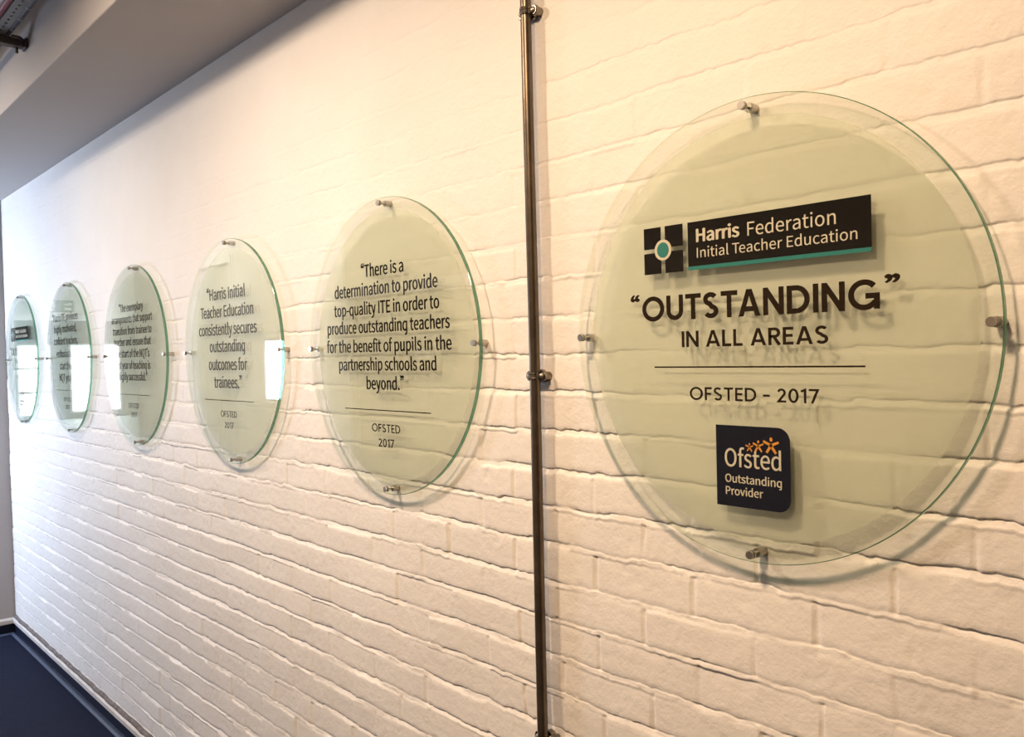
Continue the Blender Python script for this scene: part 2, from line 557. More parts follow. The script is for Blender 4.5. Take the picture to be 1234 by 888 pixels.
# the run turns the corner and crosses the pier's face
def skirt_path(e, p):
    d, h = p
    if e == 0:
        return (XR, 0.006 - d, h)
    if e == 1:
        return (XL + d, 0.006 - d, h)
    if e == 2:
        return (XL + d, -0.10 - d, h)
    return (-5.55, -0.10 - d, h)
base = structure(obj('baseboard_back', sweep(skirt_path, skirting_profile(), (0, 1, 2, 3)), M['skirt']))
strip_prof = [(0.0, 0.084), (0.018, 0.084), (0.0225, 0.088), (0.0235, 0.108), (0.019, 0.116), (0.006, 0.118), (0.0, 0.118)]
trim = structure(obj('trim_1', sweep(skirt_path, strip_prof, (0, 1, 2, 3)), M['strip']))
# welded seam where the cove meets the floor
structure(obj('trim_2', sweep(skirt_path, [(0.022, FL), (0.040, FL), (0.039, FL + 0.003), (0.031, FL + 0.007), (0.023, FL + 0.007)], (0, 1, 2, 3)),
              principled('pale_blue_weld', (0.075, 0.10, 0.155), 0.4)))

# ragged dark bead where the painted brick stops above the strip
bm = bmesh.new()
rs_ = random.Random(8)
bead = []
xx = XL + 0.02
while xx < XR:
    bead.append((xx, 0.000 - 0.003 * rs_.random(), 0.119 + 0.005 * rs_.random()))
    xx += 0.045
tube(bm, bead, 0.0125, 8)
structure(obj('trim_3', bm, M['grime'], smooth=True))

# ------------------------------------------------------------------ lettering
GL_RAW = {
 'a': (1971, [[441,-46,760,-46,994,-46,1208,77,1390,228,1394,228,1397,228,1401,228,1410,152,1419,76,1429,0,1516,0,1604,0,1691,0,1691,390,1691,780,1691,1169,1691,1642,1499,1950,1033,1950,725,1950,459,1814,287,1702,328,1628,369,1555,410,1481,560,1583,760,1684,980,1684,1292,1684,1373,1450,1373,1204,564,1113,207,907,207,494,207,151],[1033,214,851,214,662,214,515,298,515,515,515,760,732,917,1373,991,1373,815,1373,638,1373,462,1187,298]]),
 'b': (2164, [[984,-46,1159,-46,1593,-46,1985,329,1985,980,1985,1569,1719,1950,1229,1950,1015,1950,805,1831,630,1684,635,1797,640,1911,644,2024,644,2278,644,2533,644,2787,537,2787,430,2787,322,2787,322,1858,322,929,322,0,407,0,493,0,578,0,587,65,596,131,606,196,610,196,615,196,620,196,784,46],[1422,224,1106,224,980,224,809,273,644,420,644,754,644,1088,644,1422,823,1590,991,1681,1148,1681,1513,1681,1653,1401,1653,977,1653,508]]),
 'c': (1785, [[567,-46,1071,-46,1299,-46,1516,46,1688,193,1641,265,1594,337,1548,410,1429,305,1275,221,1099,221,749,221,511,511,511,949,511,1387,763,1681,1110,1681,1257,1681,1380,1614,1488,1516,1542,1586,1595,1656,1649,1726,1516,1845,1345,1950,1096,1950,606,1950,182,1583,182,949,182,319]]),
 'd': (2171, [[494,-46,970,-46,1197,-46,1401,77,1548,224,1551,224,1555,224,1558,224,1567,149,1577,75,1586,0,1674,0,1761,0,1849,0,1849,929,1849,1858,1849,2787,1741,2787,1634,2787,1527,2787,1527,2543,1527,2299,1527,2055,1532,1947,1538,1838,1544,1730,1376,1866,1232,1950,1008,1950,574,1950,186,1565,186,949,186,315],[1215,224,1040,224,707,224,515,494,515,952,515,1387,760,1681,1064,1681,1222,1681,1369,1625,1527,1481,1527,1148,1527,816,1527,483,1369,308]]),
 'e': (1939, [[585,-46,1092,-46,1348,-46,1551,39,1716,147,1678,218,1641,289,1604,361,1460,266,1313,210,1127,210,767,210,518,469,497,875,924,875,1352,875,1779,875,1786,924,1793,987,1793,1057,1793,1600,1520,1950,1033,1950,599,1950,182,1569,182,949,182,322],[833,1103,494,1103,532,1481,770,1695,1040,1695,1338,1695,1513,1488,1513,1103,1173,1103]]),
 'f': (1138, [[116,1723,116,1642,202,1642,288,1642,375,1642,375,1095,375,547,375,0,481,0,587,0,693,0,693,547,693,1095,693,1642,827,1642,962,1642,1096,1642,1096,1729,1096,1815,1096,1901,962,1901,827,1901,693,1901,693,2002,693,2102,693,2202,693,2447,781,2577,963,2577,1029,2577,1106,2560,1176,2525,1200,2607,1223,2690,1246,2773,1159,2808,1047,2833,928,2833,550,2833,375,2591,375,2206,375,2104,375,2003,375,1901,288,1895,202,1890,116,1884,116,1803]]),
 'g': (1974, [[501,-875,963,-875,1551,-875,1926,-571,1926,-217,1926,98,1702,235,1264,235,1139,235,1014,235,889,235,634,235,557,322,557,441,557,546,609,609,679,669,763,627,868,602,959,602,1352,602,1656,858,1656,1264,1656,1429,1593,1569,1502,1656,1632,1656,1761,1656,1891,1656,1891,1738,1891,1820,1891,1901,1670,1901,1450,1901,1229,1901,1162,1929,1068,1950,959,1950,578,1950,249,1688,249,1271,249,1043,371,858,497,760,497,755,497,750,497,746,396,676,287,550,287,392,287,242,361,140,459,81,459,75,459,69,459,63,280,-46,179,-203,179,-368,179,-693],[1180,819,959,819,742,819,557,994,557,1271,557,1551,739,1716,959,1716,1187,1716,1366,1551,1366,1271,1366,994],[1376,-655,1008,-655,662,-655,459,-525,459,-322,459,-214,515,-98,651,0,735,-21,826,-28,896,-28,1006,-28,1116,-28,1225,-28,1478,-28,1611,-91,1611,-270,1611,-466]]),
 'h': (2125, [[322,929,322,0,430,0,537,0,644,0,644,460,644,920,644,1380,833,1572,966,1670,1162,1670,1415,1670,1523,1520,1523,1162,1523,775,1523,387,1523,0,1629,0,1736,0,1842,0,1842,401,1842,803,1842,1204,1842,1688,1660,1950,1261,1950,1001,1950,805,1807,630,1632,635,1762,640,1893,644,2024,644,2278,644,2533,644,2787,537,2787,430,2787,322,2787,322,1858]]),
 'i': (963, [[322,634,322,0,430,0,537,0,644,0,644,634,644,1268,644,1901,537,1901,430,1901,322,1901,322,1268],[357,2293,483,2293,609,2293,697,2377,697,2507,697,2630,609,2714,483,2714,357,2714,273,2630,273,2507,273,2377]]),
 'j': (963, [[11,-847,123,-847,501,-847,644,-606,644,-217,644,489,644,1195,644,1901,538,1901,432,1901,326,1901,326,1195,326,489,326,-217,326,-448,280,-592,91,-592,25,-592,-42,-574,-91,-557,-112,-637,-133,-718,-154,-798,-88,-826],[357,2293,483,2293,606,2293,697,2377,697,2507,697,2630,606,2714,483,2714,357,2714,270,2630,270,2507,270,2377]]),
 'l': (994, [[420,-46,658,-46,746,-46,798,-32,844,-18,829,64,813,146,798,228,763,221,749,221,732,221,683,221,644,259,644,357,644,1167,644,1977,644,2787,537,2787,430,2787,322,2787,322,1984,322,1181,322,378,322,109]]),
 'm': (3242, [[322,634,322,0,430,0,537,0,644,0,644,460,644,920,644,1380,816,1576,977,1670,1120,1670,1362,1670,1474,1520,1474,1162,1474,775,1474,387,1474,0,1580,0,1687,0,1793,0,1793,460,1793,920,1793,1380,1971,1576,2125,1670,2272,1670,2514,1670,2626,1520,2626,1162,2626,775,2626,387,2626,0,2732,0,2838,0,2945,0,2945,401,2945,803,2945,1204,2945,1688,2759,1950,2370,1950,2136,1950,1940,1800,1740,1586,1663,1810,1509,1950,1215,1950,987,1950,791,1807,623,1625,621,1625,619,1625,616,1625,606,1717,595,1809,585,1901,497,1901,410,1901,322,1901,322,1268]]),
 'n': (2135, [[322,634,322,0,430,0,537,0,644,0,644,460,644,920,644,1380,833,1572,966,1670,1162,1670,1415,1670,1523,1520,1523,1162,1523,775,1523,387,1523,0,1629,0,1736,0,1842,0,1842,401,1842,803,1842,1204,1842,1688,1660,1950,1261,1950,1001,1950,802,1807,623,1625,621,1625,619,1625,616,1625,606,1717,595,1809,585,1901,497,1901,410,1901,322,1901,322,1268]]),
 'o': (2121, [[595,-46,1061,-46,1527,-46,1940,319,1940,949,1940,1583,1527,1950,1061,1950,595,1950,182,1583,182,949,182,319],[1390,221,1061,221,732,221,511,511,511,949,511,1387,732,1681,1061,1681,1390,1681,1614,1387,1614,949,1614,511]]),
 'p': (2171, [[322,99,322,-802,430,-802,537,-802,644,-802,644,-587,644,-372,644,-158,641,-47,637,64,634,175,805,32,987,-46,1159,-46,1593,-46,1985,329,1985,980,1985,1569,1719,1950,1229,1950,1008,1950,795,1824,623,1681,621,1681,619,1681,616,1681,606,1754,595,1828,585,1901,497,1901,410,1901,322,1901,322,1000],[1422,224,1106,224,980,224,812,273,644,420,644,754,644,1088,644,1422,826,1590,991,1681,1148,1681,1513,1681,1653,1401,1653,977,1653,508]]),
 'q': (2171, [[1527,-577,1527,-802,1634,-802,1741,-802,1849,-802,1849,99,1849,1000,1849,1901,1764,1901,1678,1901,1593,1901,1583,1842,1572,1782,1562,1723,1559,1723,1557,1723,1555,1723,1387,1870,1232,1950,1008,1950,574,1950,186,1565,186,949,186,315,494,-46,970,-46,1190,-46,1390,70,1544,221,1538,105,1532,-11,1527,-126,1527,-351],[1215,224,1040,224,707,224,515,494,515,952,515,1387,760,1681,1064,1681,1222,1681,1369,1625,1527,1481,1527,1148,1527,816,1527,483,1369,308]]),
 'r': (1358, [[322,634,322,0,430,0,537,0,644,0,644,407,644,815,644,1222,770,1544,963,1663,1120,1663,1201,1663,1243,1653,1306,1632,1326,1724,1346,1816,1366,1908,1306,1940,1246,1950,1162,1950,952,1950,756,1796,623,1555,621,1555,619,1555,616,1555,606,1670,595,1786,585,1901,497,1901,410,1901,322,1901,322,1268]]),
 's': (1638, [[550,-46,819,-46,1268,-46,1509,210,1509,518,1509,879,1208,992,931,1096,718,1176,522,1246,522,1425,522,1576,634,1702,875,1702,1043,1702,1176,1628,1306,1534,1357,1600,1409,1667,1460,1733,1317,1852,1106,1950,872,1950,455,1950,217,1712,217,1411,217,1085,504,959,770,861,980,784,1204,693,1204,501,1204,336,1082,203,830,203,602,203,434,294,266,431,215,359,163,288,112,217,291,67]]),
 't': (1320, [[515,-46,917,-46,1036,-46,1162,-11,1271,25,1250,105,1229,186,1208,266,1145,238,1061,214,991,214,770,214,697,347,697,578,697,933,697,1287,697,1642,870,1642,1042,1642,1215,1642,1215,1729,1215,1815,1215,1901,1042,1901,870,1901,697,1901,697,2080,697,2258,697,2437,608,2437,519,2437,431,2437,419,2258,407,2080,396,1901,295,1895,195,1890,95,1884,95,1803,95,1723,95,1642,189,1642,284,1642,378,1642,378,1291,378,940,378,588,378,207]]),
 'u': (2125, [[476,-46,879,-46,1138,-46,1327,91,1506,298,1509,298,1513,298,1516,298,1524,198,1532,99,1541,0,1629,0,1718,0,1807,0,1807,634,1807,1268,1807,1901,1701,1901,1594,1901,1488,1901,1488,1452,1488,1003,1488,553,1306,329,1169,231,973,231,721,231,616,382,616,735,616,1124,616,1513,616,1901,509,1901,401,1901,294,1901,294,1500,294,1098,294,697,294,210]]),
 'v': (1824, [[503,634,732,0,857,0,982,0,1106,0,1331,634,1555,1268,1779,1901,1674,1901,1569,1901,1464,1901,1343,1541,1223,1180,1103,819,1047,634,984,441,928,259,922,259,916,259,910,259,854,441,795,634,735,819,616,1180,497,1541,378,1901,267,1901,156,1901,46,1901,274,1268]]),
 'w': (2808, [[447,634,623,0,747,0,871,0,994,0,1084,340,1174,679,1264,1019,1313,1201,1352,1380,1394,1572,1399,1572,1405,1572,1411,1572,1457,1380,1492,1204,1541,1026,1632,684,1723,342,1814,0,1943,0,2073,0,2202,0,2374,634,2546,1268,2717,1901,2614,1901,2512,1901,2409,1901,2317,1535,2225,1168,2132,802,2090,620,2055,448,2017,273,2011,273,2005,273,1999,273,1954,448,1912,620,1866,802,1767,1168,1668,1535,1569,1901,1465,1901,1361,1901,1257,1901,1158,1535,1059,1168,959,802,914,620,872,448,833,273,827,273,822,273,816,273,777,448,742,620,704,802,609,1168,515,1535,420,1901,312,1901,203,1901,95,1901,271,1268]]),
 'x': (1743, [[261,330,53,0,165,0,277,0,389,0,474,148,559,296,644,445,711,560,770,676,837,784,843,784,849,784,854,784,928,676,998,560,1061,445,1154,296,1248,148,1341,0,1458,0,1574,0,1691,0,1482,320,1273,640,1064,959,1257,1273,1450,1587,1642,1901,1531,1901,1420,1901,1310,1901,1231,1762,1153,1623,1075,1485,1015,1376,963,1275,907,1166,901,1166,895,1166,889,1166,826,1275,760,1376,704,1485,619,1623,533,1762,448,1901,333,1901,217,1901,102,1901,294,1598,487,1294,679,991,470,661]]),
 'y': (1824, [[266,-819,354,-819,732,-819,931,-532,1064,-161,1303,526,1541,1214,1779,1901,1675,1901,1571,1901,1467,1901,1353,1550,1238,1199,1124,847,1075,676,1019,483,970,308,964,308,958,308,952,308,886,487,823,679,763,847,635,1199,507,1550,378,1901,267,1901,156,1901,46,1901,300,1266,554,631,809,-4,795,-51,781,-99,767,-147,686,-382,553,-557,340,-557,287,-557,231,-539,193,-525,172,-610,151,-696,130,-781,189,-805]]),
 'z': (1663, [[123,57,123,0,602,0,1082,0,1562,0,1562,86,1562,173,1562,259,1216,259,871,259,525,259,860,749,1195,1239,1530,1730,1530,1787,1530,1844,1530,1901,1097,1901,664,1901,231,1901,231,1815,231,1729,231,1642,529,1642,826,1642,1124,1642,790,1152,456,662,123,172,123,114]]),
 'I': (1026, [[354,856,354,0,461,0,568,0,676,0,676,856,676,1711,676,2567,568,2567,461,2567,354,2567,354,1711]]),
 'E': (2062, [[354,856,354,0,859,0,1364,0,1870,0,1870,92,1870,184,1870,277,1472,277,1074,277,676,277,676,588,676,900,676,1211,1000,1211,1325,1211,1649,1211,1649,1304,1649,1396,1649,1488,1325,1488,1000,1488,676,1488,676,1757,676,2025,676,2293,1061,2293,1446,2293,1831,2293,1831,2384,1831,2475,1831,2567,1339,2567,846,2567,354,2567,354,1711]]),
 'T': (2097, [[886,764,886,0,994,0,1103,0,1211,0,1211,764,1211,1529,1211,2293,1471,2293,1730,2293,1989,2293,1989,2384,1989,2475,1989,2567,1362,2567,735,2567,109,2567,109,2475,109,2384,109,2293,368,2293,627,2293,886,2293,886,1529]]),
 'H': (2549, [[354,856,354,0,461,0,568,0,676,0,676,404,676,808,676,1211,1075,1211,1474,1211,1873,1211,1873,808,1873,404,1873,0,1982,0,2090,0,2199,0,2199,856,2199,1711,2199,2567,2090,2567,1982,2567,1873,2567,1873,2208,1873,1850,1873,1492,1474,1492,1075,1492,676,1492,676,1850,676,2208,676,2567,568,2567,461,2567,354,2567,354,1711]]),
 'N': (2531, [[354,856,354,0,455,0,557,0,658,0,658,449,658,899,658,1348,658,1618,634,1891,620,2150,624,2150,629,2150,634,2150,726,1974,818,1797,910,1621,1222,1081,1534,540,1845,0,1956,0,2067,0,2178,0,2178,856,2178,1711,2178,2567,2075,2567,1972,2567,1870,2567,1870,2122,1870,1677,1870,1232,1870,966,1894,676,1915,420,1909,420,1904,420,1898,420,1806,596,1713,773,1621,949,1308,1488,996,2027,683,2567,573,2567,463,2567,354,2567,354,1711]]),
 'Q': (2598, [[1761,224,1299,224,837,224,536,637,536,1292,536,1933,837,2328,1299,2328,1761,2328,2062,1933,2062,1292,2062,637],[1611,-644,2083,-644,2237,-644,2374,-620,2451,-585,2430,-502,2409,-419,2388,-336,2321,-357,2234,-375,2118,-375,1842,-375,1604,-259,1488,-32,2031,63,2395,553,2395,1292,2395,2115,1943,2612,1299,2612,655,2612,203,2115,203,1292,203,539,581,42,1141,-35,1285,-385]]),
 'F': (1932, [[354,856,354,0,461,0,568,0,676,0,676,384,676,768,676,1152,1003,1152,1329,1152,1656,1152,1656,1243,1656,1334,1656,1425,1329,1425,1003,1425,676,1425,676,1715,676,2004,676,2293,1061,2293,1446,2293,1831,2293,1831,2384,1831,2475,1831,2567,1339,2567,846,2567,354,2567,354,1711]]),
 'O': (2598, [[655,-46,1299,-46,1943,-46,2395,469,2395,1292,2395,2115,1943,2612,1299,2612,655,2612,203,2115,203,1292,203,469],[1761,238,1299,238,837,238,536,651,536,1292,536,1933,837,2328,1299,2328,1761,2328,2062,1933,2062,1292,2062,651]]),
 'P': (2216, [[354,856,354,0,461,0,568,0,676,0,676,341,676,682,676,1022,817,1022,958,1022,1099,1022,1663,1022,2045,1271,2045,1814,2045,2374,1660,2567,1085,2567,842,2567,598,2567,354,2567,354,1711],[803,1285,676,1285,676,1625,676,1964,676,2304,798,2304,921,2304,1043,2304,1495,2304,1723,2188,1723,1814,1723,1446,1509,1285,1057,1285,930,1285]]),
 '“': (3501, [[2507,2738,2696,2833,2672,2877,2647,2921,2623,2966,2398,2864,2185,2623,2185,2311,2185,2118,2311,1978,2461,1978,2619,1978,2700,2097,2700,2206,2700,2332,2612,2430,2482,2430,2444,2430,2405,2419,2384,2402,2384,2556],[3179,2738,3368,2833,3344,2877,3319,2921,3295,2966,3071,2864,2857,2623,2857,2311,2857,2118,2983,1978,3134,1978,3291,1978,3372,2097,3372,2206,3372,2332,3284,2430,3151,2430,3113,2430,3078,2419,3057,2402,3057,2556]]),
 '”': (3501, [[994,2192,805,2097,830,2053,854,2009,879,1964,1103,2069,1317,2307,1317,2619,1317,2812,1190,2952,1040,2952,882,2952,802,2836,802,2724,802,2598,889,2500,1019,2500,1057,2500,1096,2514,1117,2528,1117,2374],[322,2192,133,2097,158,2053,182,2009,207,1964,431,2069,644,2307,644,2619,644,2812,518,2952,368,2952,210,2952,130,2836,130,2724,130,2598,217,2500,350,2500,389,2500,424,2514,445,2528,445,2374]]),
 '’': (3501, [[357,2192,168,2097,193,2053,217,2009,242,1964,466,2069,679,2307,679,2619,679,2812,553,2952,403,2952,245,2952,165,2836,165,2724,165,2598,252,2500,385,2500,424,2500,459,2514,480,2528,480,2374]]),
 '.': (973, [[357,-46,487,-46,613,-46,718,53,718,196,718,343,613,441,487,441,357,441,256,343,256,196,256,53]]),
 ',': (973, [[237,-602,263,-665,578,-532,774,-270,774,67,774,301,672,441,504,441,375,441,263,357,263,217,263,77,371,-7,497,-7,510,-6,523,-5,536,-4,532,-214,403,-382,186,-476,211,-539]]),
 '-': (1215, [[161,940,161,858,460,858,759,858,1057,858,1057,940,1057,1021,1057,1103,759,1103,460,1103,161,1103,161,1021]]),
 '–': (1876, [[161,948,161,875,679,875,1197,875,1716,875,1716,948,1716,1020,1716,1092,1197,1092,679,1092,161,1092,161,1020]]),
 ' ': (784, []),
}
GL = {c: (a / 1e4, [[tuple(v / 1e4 for v in s[i:i + 6]) for i in range(0, len(s), 6)] for s in sp]) for c, (a, sp) in GL_RAW.items()}
_cache = {}

def outline_mesh(splines, offset):
    cu = bpy.data.curves.new('tmp', 'CURVE')
    cu.dimensions = '2D'
    cu.fill_mode = 'FRONT'
    cu.resolution_u = 5
    for s in splines:
        sp = cu.splines.new('BEZIER')
        sp.bezier_points.add(len(s) - 1)
        sp.use_cyclic_u = True
        for bp, q in zip(sp.bezier_points, s):
            bp.handle_left_type = bp.handle_right_type = 'FREE'
            bp.handle_left = (q[0], q[1], 0)
            bp.co = (q[2], q[3], 0)
            bp.handle_right = (q[4], q[5], 0)
    cu.offset = offset
    o = bpy.data.objects.new('tmp', cu)
    COL.objects.link(o)
    me = o.to_mesh()
    vs = np.array([tuple(v.co)[:2] for v in me.vertices]).reshape(-1, 2)
    fs = [tuple(p.vertices) for p in me.polygons]
    o.to_mesh_clear()
    bpy.data.objects.remove(o)
    bpy.data.curves.remove(cu)
    return vs, fs

CAPH = 0.2567
def glyph(ch, weight):
    key = (ch, weight)
    if key in _cache:
        return _cache[key]
    parts = []
    if ch == 'g':               # single-storey g: the bowl of q with the hook of j
        adv, q = GL['q']
        jq = GL['j'][1]
        j = max(jq, key=lambda s: max(b[3] for b in s) - min(b[3] for b in s))
        q2 = [[tuple(max(v, 0.02) if i % 2 and max(b[3] for b in s) > 0 and v < 0.0 and b[3] < -0.02 else v for i, v in enumerate(b)) for b in s] for s in q]
        qx = max(b[2] for s in q for b in s)
        jx = max(b[2] for b in j)
        j2 = [tuple(v + (qx - jx if i % 2 == 0 else 0) for i, v in enumerate(b)) for b in j]
        parts = [outline_mesh(q2, 0), outline_mesh([j2], 0)]
    else:
        adv, sp = GL[ch]
        if ch in '“”’' and sp:
            x0 = min(b[2] for s in sp for b in s)
            x1 = max(b[2] for s in sp for b in s)
            sp = [[tuple(v - (x0 - 0.015) if i % 2 == 0 else v for i, v in enumerate(b)) for b in s] for s in sp]
            adv = x1 - x0 + 0.03
        if sp:
            parts = [outline_mesh(sp, 0)]
    _cache[key] = (adv, parts)
    return _cache[key]

# geometric capitals, built from strokes in a box of cap height 1
def arc(cx, cy, rx, ry, a0, a1, n=20):
    return [(cx + rx * math.cos(math.radians(a0 + (a1 - a0) * i / n)), cy + ry * math.sin(math.radians(a0 + (a1 - a0) * i / n))) for i in range(n + 1)]

def cap_strokes(ch, w):
    h = w / 2
    r = 0.5 - h
    if ch == 'O':
        return 1.02, [(arc(0.51, 0.5, 0.51 - h, r + 0.01, 0, 360, 44), True)]
    if ch == '0':
        return 0.66, [(arc(0.33, 0.5, 0.33 - h, r + 0.01, 0, 360, 40), True)]
    if ch == 'U':
        return 0.74, [([(h, 1.0)] + arc(0.37, 0.37, 0.37 - h, 0.37 - h, 180, 360) + [(0.74 - h, 1.0)], False)]
    if ch == 'T':
        return 0.66, [([(0.0, 1 - h), (0.66, 1 - h)], False), ([(0.33, 1 - h), (0.33, 0)], False)]
    if ch == 'S':
        a = 0.30 - h
        up = 0.5 + (0.5 - h) / 2
        lo = (0.5 + h) / 2 - 0.0
        top = arc(0.30, 0.735, a, 0.265 - h, 28, 270, 22)
        bot = arc(0.31, 0.27, a + 0.01, 0.27 - h, 90, -152, 22)
        return 0.62, [(top[:-1] + [(0.305, (top[-1][1] + bot[0][1]) / 2)] + bot[1:], False)]
    if ch == 'A':
        return 0.84, [([(h * 0.98, 0.0), (0.42, 1.0 - h * 0.2), (0.84 - h * 0.98, 0.0)], 'A'), ([(0.18, 0.27), (0.66, 0.27)], False)]
    if ch == 'N':
        return 0.76, [([(h, 0), (h, 1.0)], False), ([(0.76 - h, 0), (0.76 - h, 1.0)], False), ([(h * 1.15, 1.0 - h * 0.75), (0.76 - h * 1.15, h * 0.75)], False)]
    if ch == 'D':
        return 0.80, [([(h, h), (h, 1 - h)] + arc(0.32, 0.5, 0.48 - h, r, 90, -90, 24), True)]
    if ch == 'I':
        return w, [([(h, 0), (h, 1.0)], False)]
    if ch == 'G':
        c = arc(0.50, 0.5, 0.50 - h, r + 0.01, 42, 328, 34)
        return 0.98, [(c, False), ([(0.54, 0.46), (0.98 - h, 0.46)], False), ([(0.98 - h, 0.46 + h), (0.98 - h, 0.02)], False)]
    if ch == 'L':
        return 0.52, [([(h, 1.0), (h, h), (0.52, h)], False)]
    if ch == 'E':
        return 0.54, [([(0.54, 1 - h), (h, 1 - h), (h, h), (0.54, h)], False), ([(h, 0.52), (0.50, 0.52)], False)]
    if ch == 'F':
        return 0.53, [([(0.53, 1 - h), (h, 1 - h), (h, 0)], False), ([(h, 0.50), (0.49, 0.50)], False)]
    if ch == 'R':
        return 0.64, [([(h, 0), (h, 1 - h)] + arc(0.34, 0.705, 0.28 - h * 0.9, 0.295 - h, 90, -90, 16) + [(h, 0.41 + h)], False), ([(0.32, 0.44), (0.60 - h * 0.2, 0.0)], False)]
    if ch == '2':
        return 0.60, [(arc(0.30, 0.70, 0.29 - h, 0.30 - h, 165, -28, 18) + [(h * 1.3, h), (0.60, h)], False)]
    if ch == '1':
        return 0.34, [([(0.0, 0.80), (0.34 - h, 1 - h * 0.9), (0.34 - h, 0)], False)]
    if ch == '7':
        return 0.60, [([(0.0, 1 - h), (0.60 - h * 0.6, 1 - h), (0.20, 0.0)], False)]
    if ch == '–':
        return 0.46, [([(0.0, 0.46), (0.46, 0.46)], False)]
    return 0.3, []

def stroke_mesh(pts, w, closed):
    """thicken a centre line into a flat band with mitred corners"""
    P = [Vector((p[0], p[1])) for p in pts]
    if closed is True and (P[0] - P[-1]).length < 1e-6:
        P = P[:-1]
    n = len(P)
    flat_top = closed == 'A'
    is_closed = closed is True
    L, R = [], []
    for i in range(n):
        d0 = P[i] - P[i - 1] if (i > 0 or is_closed) else P[1] - P[0]
        d1 = P[(i + 1) % n] - P[i] if (i < n - 1 or is_closed) else d0
        if i == 0 and not is_closed:
            d0 = d1
        d0 = d0.normalized()
        d1 = d1.normalized()
        n0 = Vector((-d0.y, d0.x))
        n1 = Vector((-d1.y, d1.x))
        m = (n0 + n1)
        if m.length < 1e-6:
            m = n0
        m = m.normalized()
        k = (w / 2) / max(0.30, m.dot(n0))
        if flat_top and i in (0, n - 1):       # feet of an A end flush on the base line
            k = (w / 2) / 1.0
            m = Vector((-1, 0)) if True else m
            k = (w / 2) * 1.08
        L.append(P[i] + m * k)
        R.append(P[i] - m * k)
    if flat_top:                               # cut the apex level
        apex_y = 1.0
        for S in (L, R):
            for q in S:
                q.y = min(q.y, apex_y)
    vs = [(q.x, q.y) for q in L] + [(q.x, q.y) for q in R]
    fs = []
    for i in range(n if is_closed else n - 1):
        j = (i + 1) % n
        fs.append((i, n + i, n + j, j))
    return np.array(vs), fs

def cap_glyph(ch, w):
    key = ('cap', ch, w)
    if key not in _cache:
        adv, st = cap_strokes(ch, w)
        parts = []
        for p, c in st:
            if c == 'A':                       # an A is a six-point outline pair of legs with a flat apex
                h = w * 1.06
                t = w * 0.56
                vs = np.array([(0, 0), (h, 0), (0.42, 1 - w * 1.35), (0.84 - h, 0), (0.84, 0), (0.42 + t, 1), (0.42 - t, 1)])
                parts.append((vs, [(0, 1, 2, 6), (2, 3, 4, 5), (2, 5, 6)]))
            else:
                parts.append(stroke_mesh(p, w, c))
        _cache[key] = (adv, parts)
    return _cache[key]

def layout(text, weight, caps=False, track=0.0):
    """flat outline of one line: cap height 1, left ink edge at 0"""
    x = 0.0
    V, Fc = [], []
    n = 0
    prev = ''
    D = []
    lay = 0
    for ch in text:
        if caps:
            if ch == ' ':
                x += 0.32
                continue
            adv, parts = cap_glyph(ch, weight)
            sc = 1.0
            step = adv + track
            if prev + ch in ('TA', 'AT', 'LL'):
                x -= 0.07 if ch != 'L' else 0.0
        else:
            adv, parts = glyph(ch, weight)
            sc = 1.0 / CAPH
            step = adv / CAPH + track
            if prev == 'T' and ch in 'er':
                x -= 0.13
        ws = weight if not caps else 0.0
        copies = [(0, 0)] if ws <= 0 else [(-ws, 0), (ws, 0), (0, ws * 0.55), (0, -ws * 0.55)]
        for vs, fs in parts:
            for ox_, oz_ in copies:
                V.append((vs + np.array([ox_, oz_])) * sc + np.array([x, 0]))
                D.append(np.full(len(vs), lay * 2.5e-5))
                lay = (lay + 1) % 13
                Fc += [tuple(i + n for i in f) for f in fs]
                n += len(vs)
        x += step
        prev = ch
    V = np.concatenate(V)
    V[:, 0] -= V[:, 0].min()
    return V, Fc, np.concatenate(D)

VINYL = 0.0004
def lettering(parent, text, left, right, basez, cap, material, y, weight=0.0, caps=False, track=0.0, name='lettering', label=None):
    """set one line of lettering between two ink edges (millimetres from the sign's centre)"""
    V, Fc, D = layout(text, weight, caps, track)
    wid = V[:, 0].max()
    V = V.copy()
    V[:, 0] = left + V[:, 0] / wid * (right - left)
    V[:, 1] = basez + V[:, 1] * cap
    me = bpy.data.meshes.new(name)
    me.from_pydata([(a / 1000.0, y - d, b / 1000.0) for (a, b), d in zip(V, D)], [], Fc)
    o = link(name, me, material, parent)
    fix_front(me)
    if label:
        o['label'] = label
    return o

def fix_front(me):
    """face the viewer (-y) and give the vinyl its thickness"""
    bm = bmesh.new()
    bm.from_mesh(me)
    for f in bm.faces:
        f.normal_update()
        if f.normal.y > 0:
            f.normal_flip()
    g = bmesh.ops.extrude_face_region(bm, geom=list(bm.faces))
    for e in g['geom']:
        if isinstance(e, bmesh.types.BMVert):
            e.co.y -= VINYL
    bm.to_mesh(me)
    bm.free()

def flat_poly(name, pts, y, material, parent, label=None):
    bm = bmesh.new()
    bm.faces.new([bm.verts.new((a / 1000.0, y, b / 1000.0)) for a, b in pts])
    me = bpy.data.meshes.new(name)
    bm.to_mesh(me)
    bm.free()
    fix_front(me)
    o = link(name, me, material, parent)
    if label:
        o['label'] = label
    return o

def rect_pts(a0, a1, b0, b1):
    return [(a0, b0), (a1, b0), (a1, b1), (a0, b1)]

# ------------------------------------------------------------------ the glass signs
RAD = 0.360
Y_BACK, Y_FRONT = -0.020, -0.030
CAPR = 0.3474

